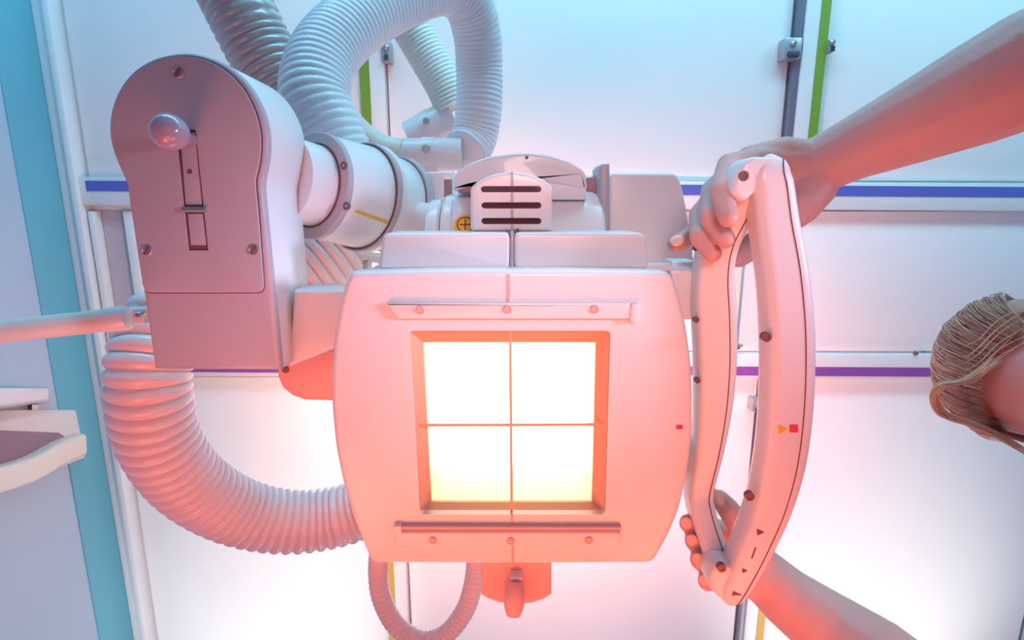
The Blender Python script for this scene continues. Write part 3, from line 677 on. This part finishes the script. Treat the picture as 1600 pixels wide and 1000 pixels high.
# ------------------------------------------------------------------ wall unit at the left edge
def on_wall(px, py, off=0.0):
    u, v = (px - 800.0) / F, (py - 500.0) / F
    t = (XL + off) / u
    return Vector((XL + off, (v * CS + SN) * t, (CS - v * SN) * t + CAMZ))
wu = empty('wall_dispenser', on_wall(60, 700)); tag(wu, 'pale wall-mounted dispenser with dark open mouth at the left edge', 'dispenser')
y_a, y_b = on_wall(40, 665, 0.0).y, on_wall(128, 745, 0.0).y
def hull(name, pts, m, parent, bev=0.004):
    bm = bmesh.new()
    for p in pts: bm.verts.new(p)
    bmesh.ops.convex_hull(bm, input=bm.verts)
    bmesh.ops.dissolve_limit(bm, angle_limit=0.02, verts=bm.verts, edges=bm.edges)
    if bev: bmesh.ops.bevel(bm, geom=bm.edges[:], offset=bev, segments=2, profile=0.5, affect='EDGES')
    return from_bm(name, bm, m, parent, True, 30)
def wp(px, py, off): return on_wall(px, py, off)
hull('dispenser_back', [wp(118, 640, 0.0), wp(133, 715, 0.0), wp(-60, 640, 0.0), wp(-60, 790, 0.0), wp(118, 640, 0.03), wp(133, 715, 0.03), wp(-60, 668, 0.03), wp(-60, 790, 0.03)], 'box', wu)
hull('dispenser_mouth', [wp(105, 685, 0.03), wp(92, 676, 0.03), wp(-60, 670, 0.03), wp(-60, 740, 0.03), wp(20, 727, 0.03), wp(105, 685, 0.034), wp(92, 676, 0.034), wp(-60, 670, 0.034), wp(-60, 740, 0.034), wp(20, 727, 0.034)], 'boxdark', wu, 0.0)
pth = [wp(122, 695, 0.045), wp(90, 708, 0.05), wp(40, 735, 0.055), wp(-60, 765, 0.06)]
bar_sweep('dispenser_tray', resample(catmull(pth, 8), 0.01)[0], 0.07, 0.05, 'cream', wu, 0.3, flat=Vector((1, 0, 0)))
sh = empty('wall_shelf', on_wall(40, 620)); tag(sh, 'white wall shelf just above the dispenser', 'shelf')
hull('shelf_board', [wp(78, 606, 0.0), wp(78, 628, 0.0), wp(-60, 606, 0.0), wp(-60, 650, 0.0), wp(76, 607, 0.06), wp(76, 624, 0.06), wp(-60, 606, 0.12), wp(-60, 642, 0.12)], 'plastic', sh)
hull('shelf_bracket', [wp(60, 632, 0.0), wp(50, 632, 0.0), wp(60, 645, 0.0), wp(50, 645, 0.0), wp(60, 632, 0.03), wp(50, 632, 0.03), wp(60, 640, 0.02), wp(50, 640, 0.02)], 'box', sh, 0.0)

# ------------------------------------------------------------------ person
def capsule(bm, a, ra, b, rb, seg=16):
    a, b = Vector(a), Vector(b); d = b - a
    if d.length < 1e-6: d = Vector((0, 0, 1e-6))
    ax = d.normalized(); ref = Vector((0, 0, 1)) if abs(ax.z) < 0.9 else Vector((0, 1, 0))
    n = (ref - ax * ref.dot(ax)).normalized(); bb = ax.cross(n); rings = []
    hs = 5
    for k in range(1, hs + 1):
        t = -math.pi / 2 + math.pi / 2 * k / hs; rings.append((a + ax * (math.sin(t) * ra), ra * math.cos(t)))
    for k in range(0, hs):
        t = math.pi / 2 * k / hs; rings.append((b + ax * (math.sin(t) * rb), rb * math.cos(t)))
    vr = [[bm.verts.new(c + (n * math.cos(2 * math.pi * j / seg) + bb * math.sin(2 * math.pi * j / seg)) * r) for j in range(seg)] for c, r in rings]
    t0 = bm.verts.new(a - ax * ra); t1 = bm.verts.new(b + ax * rb)
    for j in range(seg):
        bm.faces.new((t0, vr[0][j], vr[0][j - 1])); bm.faces.new((t1, vr[-1][j - 1], vr[-1][j]))
    for q0, q1 in zip(vr[:-1], vr[1:]):
        for j in range(seg): bm.faces.new((q0[j - 1], q0[j], q1[j], q1[j - 1]))
def chain(bm, pts, grow=0.0):
    for (a, ra), (b, rb) in zip(pts[:-1], pts[1:]): capsule(bm, a, ra + grow, b, rb + grow)
def ellipsoid(bm, c, axes, radii, seg=28):
    before = set(bm.verts); bmesh.ops.create_uvsphere(bm, u_segments=seg, v_segments=seg // 2, radius=1)
    for v in set(bm.verts) - before:
        q = v.co.copy(); v.co = Vector(c) + axes[0] * (q.x * radii[0]) + axes[1] * (q.y * radii[1]) + axes[2] * (q.z * radii[2])
def remesh(name, bm, m, parent, voxel, smooth=4, factor=0.5):
    bmesh.ops.recalc_face_normals(bm, faces=bm.faces)
    me = bpy.data.meshes.new(name + '_tmp'); bm.to_mesh(me); bm.free()
    t = bpy.data.objects.new(name + '_tmp', me); COL.objects.link(t)
    r = t.modifiers.new('r', 'REMESH'); r.mode = 'VOXEL'; r.voxel_size = voxel; r.use_smooth_shade = True
    s = t.modifiers.new('s', 'SMOOTH'); s.iterations = smooth; s.factor = factor
    dg = bpy.context.evaluated_depsgraph_get(); dg.update()
    me2 = bpy.data.meshes.new_from_object(t.evaluated_get(dg)); me2.name = name
    bpy.data.objects.remove(t); bpy.data.meshes.remove(me)
    me2.materials.clear()
    o = link(name, me2, m, parent, False); me2.shade_smooth()
    return o
PS = empty('person', W(1.1, 0.19, -0.95))
tag(PS, 'person leaning in from the right edge, both hands gripping the white handle', 'person')
bm = bmesh.new()
# left arm (upper in view)
wr1 = P(1272, 262, 0.458); f1a = P(1335, 232, 0.44); f1b = P(1430, 190, 0.415); f1c = P(1530, 145, 0.39); f1d = P(1610, 108, 0.375); el1 = W(0.43, -0.125, 0.33); sh1 = W(0.72, 0.02, 0.43)
arm1 = [(wr1, 0.0225), (f1a, 0.0245), (f1b, 0.0300), (f1c, 0.0350), (f1d, 0.0375), (el1, 0.040), (W(0.58, -0.05, 0.38), 0.046), (sh1, 0.055)]
chain(bm, arm1)
# hand on the top corner of the handle
mc = [P(1176, 254, 0.448), P(1152, 268, 0.462), P(1132, 296, 0.466), P(1122, 328, 0.464)]
for p, r in zip(mc, (0.0115, 0.0120, 0.0125, 0.0125)):
    capsule(bm, wr1.lerp(p, 0.12), 0.020, p, r)
capsule(bm, P(1226, 243, 0.455), 0.015, P(1172, 252, 0.455), 0.0125); capsule(bm, wr1, 0.022, P(1226, 243, 0.456), 0.0150)
capsule(bm, mc[0], 0.011, mc[1], 0.011); capsule(bm, mc[1], 0.011, mc[2], 0.011); capsule(bm, mc[2], 0.011, mc[3], 0.011)
chain(bm, [(mc[0], 0.0108), (P(1139, 258, 0.425), 0.0090), (P(1127, 298, 0.390), 0.0082), (P(1138, 341, 0.3735), 0.0068)])
chain(bm, [(mc[1], 0.0110), (P(1113, 298, 0.433), 0.0090), (P(1110, 338, 0.398), 0.0080), (P(1134, 374, 0.3860), 0.0068)])
chain(bm, [(mc[2], 0.0112), (P(1094, 336, 0.440), 0.0090), (P(1094, 370, 0.408), 0.0080), (P(1113, 396, 0.3980), 0.0068)])
chain(bm, [(mc[3], 0.0112), (P(1098, 356, 0.456), 0.0088), (P(1076, 371, 0.446), 0.0080), (P(1055, 382, 0.440), 0.0070)])
chain(bm, [(P(1262, 292, 0.455), 0.022), (P(1248, 318, 0.448), 0.018), (P(1222, 346, 0.444), 0.0135), (P(1188, 376, 0.440), 0.0112), (P(1154, 400, 0.436), 0.0094)])
# right arm (lower in view)
wr2 = P(1196, 902, 0.445); el2 = W(0.43, 0.455, 0.33); sh2 = W(0.72, 0.36, 0.43)
chain(bm, [(P(1176, 892, 0.448), 0.024), (wr2, 0.0245), (P(1232, 935, 0.435), 0.0270), (P(1300, 985, 0.415), 0.0320), (P(1370, 1035, 0.39), 0.0360), (el2, 0.040), (W(0.58, 0.42, 0.38), 0.046), (sh2, 0.055)])
mc2 = [P(1146, 836, 0.466), P(1148, 858, 0.470), P(1148, 882, 0.468), P(1150, 906, 0.462)]
for p, r in zip(mc2, (0.0125, 0.0125, 0.0120, 0.0115)): capsule(bm, wr2.lerp(p, 0.15), 0.021, p, r)
for q0, q1 in zip(mc2[:-1], mc2[1:]): capsule(bm, q0, 0.0115, q1, 0.0115)
chain(bm, [(mc2[0], 0.0115), (P(1104, 822, 0.464), 0.0096), (P(1079, 818, 0.442), 0.0088), (P(1076, 818, 0.420), 0.0080)])
chain(bm, [(mc2[1], 0.0118), (P(1112, 848, 0.464), 0.0098), (P(1086, 846, 0.440), 0.0090), (P(1085, 845, 0.414), 0.0082)])
chain(bm, [(mc2[2], 0.0115), (P(1118, 878, 0.460), 0.0098), (P(1094, 875, 0.434), 0.0090), (P(1094, 874, 0.406), 0.0082)])
chain(bm, [(mc2[3], 0.0110), (P(1126, 908, 0.452), 0.0092), (P(1106, 906, 0.428), 0.0086), (P(1105, 908, 0.402), 0.0078)])
chain(bm, [(P(1184, 880, 0.448), 0.019), (P(1170, 845, 0.444), 0.0140), (P(1152, 815, 0.440), 0.0108), (P(1136, 793, 0.436), 0.0096), (P(1124, 779, 0.433), 0.0080)])
# head: crown towards the machine, face turned down
HC = P(1672, 590, 0.575)
crown = Vector((-0.80, 0.0, 0.60)).normalized(); face = Vector((-0.60, 0.05, -0.80)); face = (face - crown * face.dot(crown)).normalized(); side = crown.cross(face).normalized()
def H(c, s, f): return HC + crown * c + side * s + face * f
ellipsoid(bm, H(0.025, 0, -0.01), (side, face, crown), (0.074, 0.092, 0.085))
ellipsoid(bm, H(-0.03, 0, 0.022), (side, face, crown), (0.060, 0.060, 0.080))
capsule(bm, H(-0.085, -0.018, 0.058), 0.020, H(-0.085, 0.018, 0.058), 0.020)
chain(bm, [(H(0.0, 0, 0.082), 0.010), (H(-0.030, 0, 0.098), 0.013), (H(-0.036, 0, 0.092), 0.014)])
capsule(bm, H(-0.058, -0.016, 0.076), 0.0075, H(-0.058, 0.016, 0.076), 0.0075); capsule(bm, H(-0.067, -0.013, 0.075), 0.0075, H(-0.067, 0.013, 0.075), 0.0075)
for s in (-1, 1):
    capsule(bm, H(0.012, s * 0.016, 0.078), 0.008, H(0.010, s * 0.045, 0.066), 0.008)
    ellipsoid(bm, H(-0.012, s * 0.076, -0.012), (side, face, crown), (0.008, 0.018, 0.030), 16)
neck0 = H(-0.07, 0, -0.03); neck1 = W(0.74, 0.19, 0.46)
chain(bm, [(neck0, 0.052), (neck1, 0.058)])
# trunk and legs
hips = W(1.08, 0.19, 0.03)
for s in (-1, 1):
    shd = sh1 if s < 0 else sh2
    capsule(bm, neck1, 0.055, shd, 0.055)
    chain(bm, [(W(0.80, 0.19 + s * 0.09, 0.40), 0.085), (W(0.95, 0.19 + s * 0.07, 0.22), 0.085), (W(1.08, 0.19 + s * 0.07, 0.03), 0.10), (W(1.07, 0.19 + s * 0.10, -0.12), 0.085), (W(1.05, 0.19 + s * 0.11, -0.46), 0.056), (W(1.10, 0.19 + s * 0.11, -0.85), 0.040), (W(0.98, 0.19 + s * 0.12, -0.90), 0.034)])
body = remesh('body', bm, 'skin', PS, 0.0020, 3, 0.5)
# clothes
bm = bmesh.new()
capsule(bm, neck1 + Vector((0.05, 0, -0.01)), 0.068, sh1, 0.066); capsule(bm, neck1 + Vector((0.05, 0, -0.01)), 0.068, sh2, 0.066)
for s in (-1, 1):
    shd, mid = (sh1, W(0.60, -0.04, 0.385)) if s < 0 else (sh2, W(0.60, 0.41, 0.385))
    chain(bm, [(shd, 0.068), (mid, 0.062)])
    chain(bm, [(W(0.80, 0.19 + s * 0.09, 0.40), 0.098), (W(0.95, 0.19 + s * 0.07, 0.22), 0.10), (W(1.08, 0.19 + s * 0.07, 0.00), 0.118)])
remesh('tunic', bm, 'scrub', PS, 0.007, 6)
bm = bmesh.new()
for s in (-1, 1): chain(bm, [(W(1.08, 0.19 + s * 0.07, 0.03), 0.108), (W(1.07, 0.19 + s * 0.10, -0.12), 0.10), (W(1.05, 0.19 + s * 0.11, -0.46), 0.075), (W(1.10, 0.19 + s * 0.11, -0.83), 0.065)])
remesh('trousers', bm, 'scrub', PS, 0.008, 6)
for s in (-1, 1):
    bm = bmesh.new(); chain(bm, [(W(1.12, 0.19 + s * 0.11, -0.905), 0.045), (W(0.98, 0.19 + s * 0.12, -0.912), 0.038)])
    remesh('shoe', bm, 'shoe', PS, 0.006, 4)
# eyes and nails
for s in (-1, 1):
    bm = bmesh.new(); ellipsoid(bm, H(-0.006, s * 0.031, 0.066), (side, face, crown), (0.0120, 0.0120, 0.0120), 20); e = from_bm('eye', bm, 'eye', PS)
    bm = bmesh.new(); ellipsoid(bm, H(-0.0005, s * 0.031, 0.0665), (side, face, crown), (0.0145, 0.0133, 0.0085), 20); from_bm('eyelid', bm, 'skin', PS)
    bm = bmesh.new(); ellipsoid(bm, H(-0.0145, s * 0.031, 0.0655), (side, face, crown), (0.0140, 0.0125, 0.0055), 20); from_bm('eyelid', bm, 'skin', PS)
    bm = bmesh.new(); ellipsoid(bm, H(-0.0085, s * 0.031, 0.0745), (side, face, crown), (0.0050, 0.0040, 0.0050), 16); from_bm('iris', bm, 'iris', e)
def nail(c, n, along, wd=0.0056, ln=0.0065):
    n = n.normalized(); al = (along - n * along.dot(n)).normalized(); sd = n.cross(al); bm = bmesh.new()
    ellipsoid(bm, c, (sd, al, n), (wd, ln, 0.0014), 14); from_bm('fingernail', bm, 'nail', PS)
for (x, y, z) in ((1076, 818, 0.4125), (1085, 845, 0.4065), (1094, 874, 0.3985), (1105, 908, 0.395)):
    nail(P(x - 1, y, z) + Vector((-0.001, 0, 0.0008)), Vector((-0.35, 0, -1)), Vector((0.2, 0.9, 0)), 0.005, 0.0055)
nail(P(1058, 376, 0.429), Vector((-0.1, -0.5, -0.6)), P(1059, 379, 0.436) - P(1078, 368, 0.442), 0.005, 0.006)
nail(P(1121, 776, 0.4265), Vector((-0.4, -0.1, -1)), P(1124, 779, 0.433) - P(1136, 793, 0.436), 0.0055, 0.0075)
# hair: scalp cap plus strands
bm = bmesh.new()
bmesh.ops.create_uvsphere(bm, u_segments=64, v_segments=48, radius=1)
for v in list(bm.verts):
    q = v.co.copy()
    c_ = 0.025 + q.z * 0.0925; s_ = q.x * 0.0815; f_ = -0.012 + q.y * 0.1000
    nz = 0.0006 * math.sin(q.x * 60 + q.z * 9) + 0.0005 * math.sin(q.x * 140 + q.y * 20)
    v.co = H(c_, s_ * (1 + nz * 8), f_) + (side * q.x + face * q.y + crown * q.z) * nz
    if f_ > 0.030 + 0.0 * c_ and c_ < 0.088 - 4.0 * s_ * s_: v.tag = True
    if c_ < -0.035 and f_ > -0.02: v.tag = True
    if c_ < -0.060: v.tag = True
bmesh.ops.delete(bm, geom=[v for v in bm.verts if v.tag], context='VERTS')
cap = from_bm('hair', bm, 'hair', PS, True, 180)
sm = cap.modifiers.new('thick', 'SOLIDIFY'); sm.thickness = 0.006; sm.offset = -1
cap['label'] = 'fair hair swept back from the forehead'
def strand_mesh(name, curves, m, parent, rad):
    bm = bmesh.new(); seg = 5
    for pts in curves:
        path = catmull(pts, 5); T, N = frames(path); rings = []
        for i, p in enumerate(path):
            t = i / (len(path) - 1); r = rad * (1.0 - 0.9 * abs(2 * t - 1) ** 3); b2 = T[i].cross(N[i])
            rings.append([bm.verts.new(p + (N[i] * math.cos(2 * math.pi * k / seg) + b2 * math.sin(2 * math.pi * k / seg)) * r) for k in range(seg)])
        for q0, q1 in zip(rings[:-1], rings[1:]):
            for k in range(seg): bm.faces.new((q0[k - 1], q0[k], q1[k], q1[k - 1]))
    o = from_bm(name, bm, m, parent, True, 180); o['kind'] = 'stuff'; return o
cur = []
for i in range(1300):
    a = random.uniform(-1.35, 1.35); k = random.uniform(-0.02, 0.03)
    pts = []
    lift = random.uniform(0.0, 0.004)
    for t in [0, 0.2, 0.4, 0.6, 0.8, 1.0]:
        th_ = math.radians(58 - 128 * t + random.uniform(-2, 2)); a += random.uniform(-0.05, 0.05)      # front hairline over the crown to the back
        q = Vector((math.sin(a) * math.cos(th_ * 0.55), math.sin(th_), math.cos(th_) * math.cos(a * 0.75)))
        q.normalize()
        pts.append(H(0.025 + q.z * (0.0935 + lift), q.x * (0.083 + lift) + k * 0.3, -0.012 + q.y * (0.101 + lift)))
    cur.append(pts)
strand_mesh('hair_strands', cur[:900], 'hair', PS, 0.00055)
strand_mesh('hair_strands', cur[900:], 'hairlight', PS, 0.0004)
# loose lock curling beside the temple
cur = []
for i in range(46):
    j = random.uniform(-1, 1); k = random.uniform(-1, 1); zz = 0.550 + random.uniform(-0.012, 0.012)
    cur.append([P(1560 + 10 * k, 560 + 6 * j, zz + 0.01), P(1510 + 5 * k, 594 + 4 * j, zz), P(1472 + 6 * k, 602 + 5 * j, zz - 0.004), P(1459 + 7 * k, 622 + 5 * j, zz), P(1474 + 9 * k, 648 + 5 * j, zz + 0.004), P(1515 + 6 * k, 662 + 5 * j, zz + 0.01), P(1560 + 6 * k, 682 + 6 * j, zz + 0.01), P(1606, 708 + 6 * j, zz + 0.012)])
strand_mesh('loose_lock', cur, 'hairlight', PS, 0.0006)
cur = []
for i in range(9):
    y = random.uniform(480, 560); cur.append([P(1600 + random.uniform(-10, 20), y - 20, 0.522), P(1560, y + 10, 0.530), P(1530, y + 40, 0.542), P(1505, y + 55 + random.uniform(-8, 8), 0.556)])
strand_mesh('loose_strands', cur, 'hairlight', PS, 0.0004)

# ------------------------------------------------------------------ keep parts where they were modelled
bpy.context.view_layer.update()
for o in list(scene.objects):
    if o.parent is not None and o.parent.type == 'EMPTY':
        o.matrix_parent_inverse = Matrix.Translation(-o.parent.location)
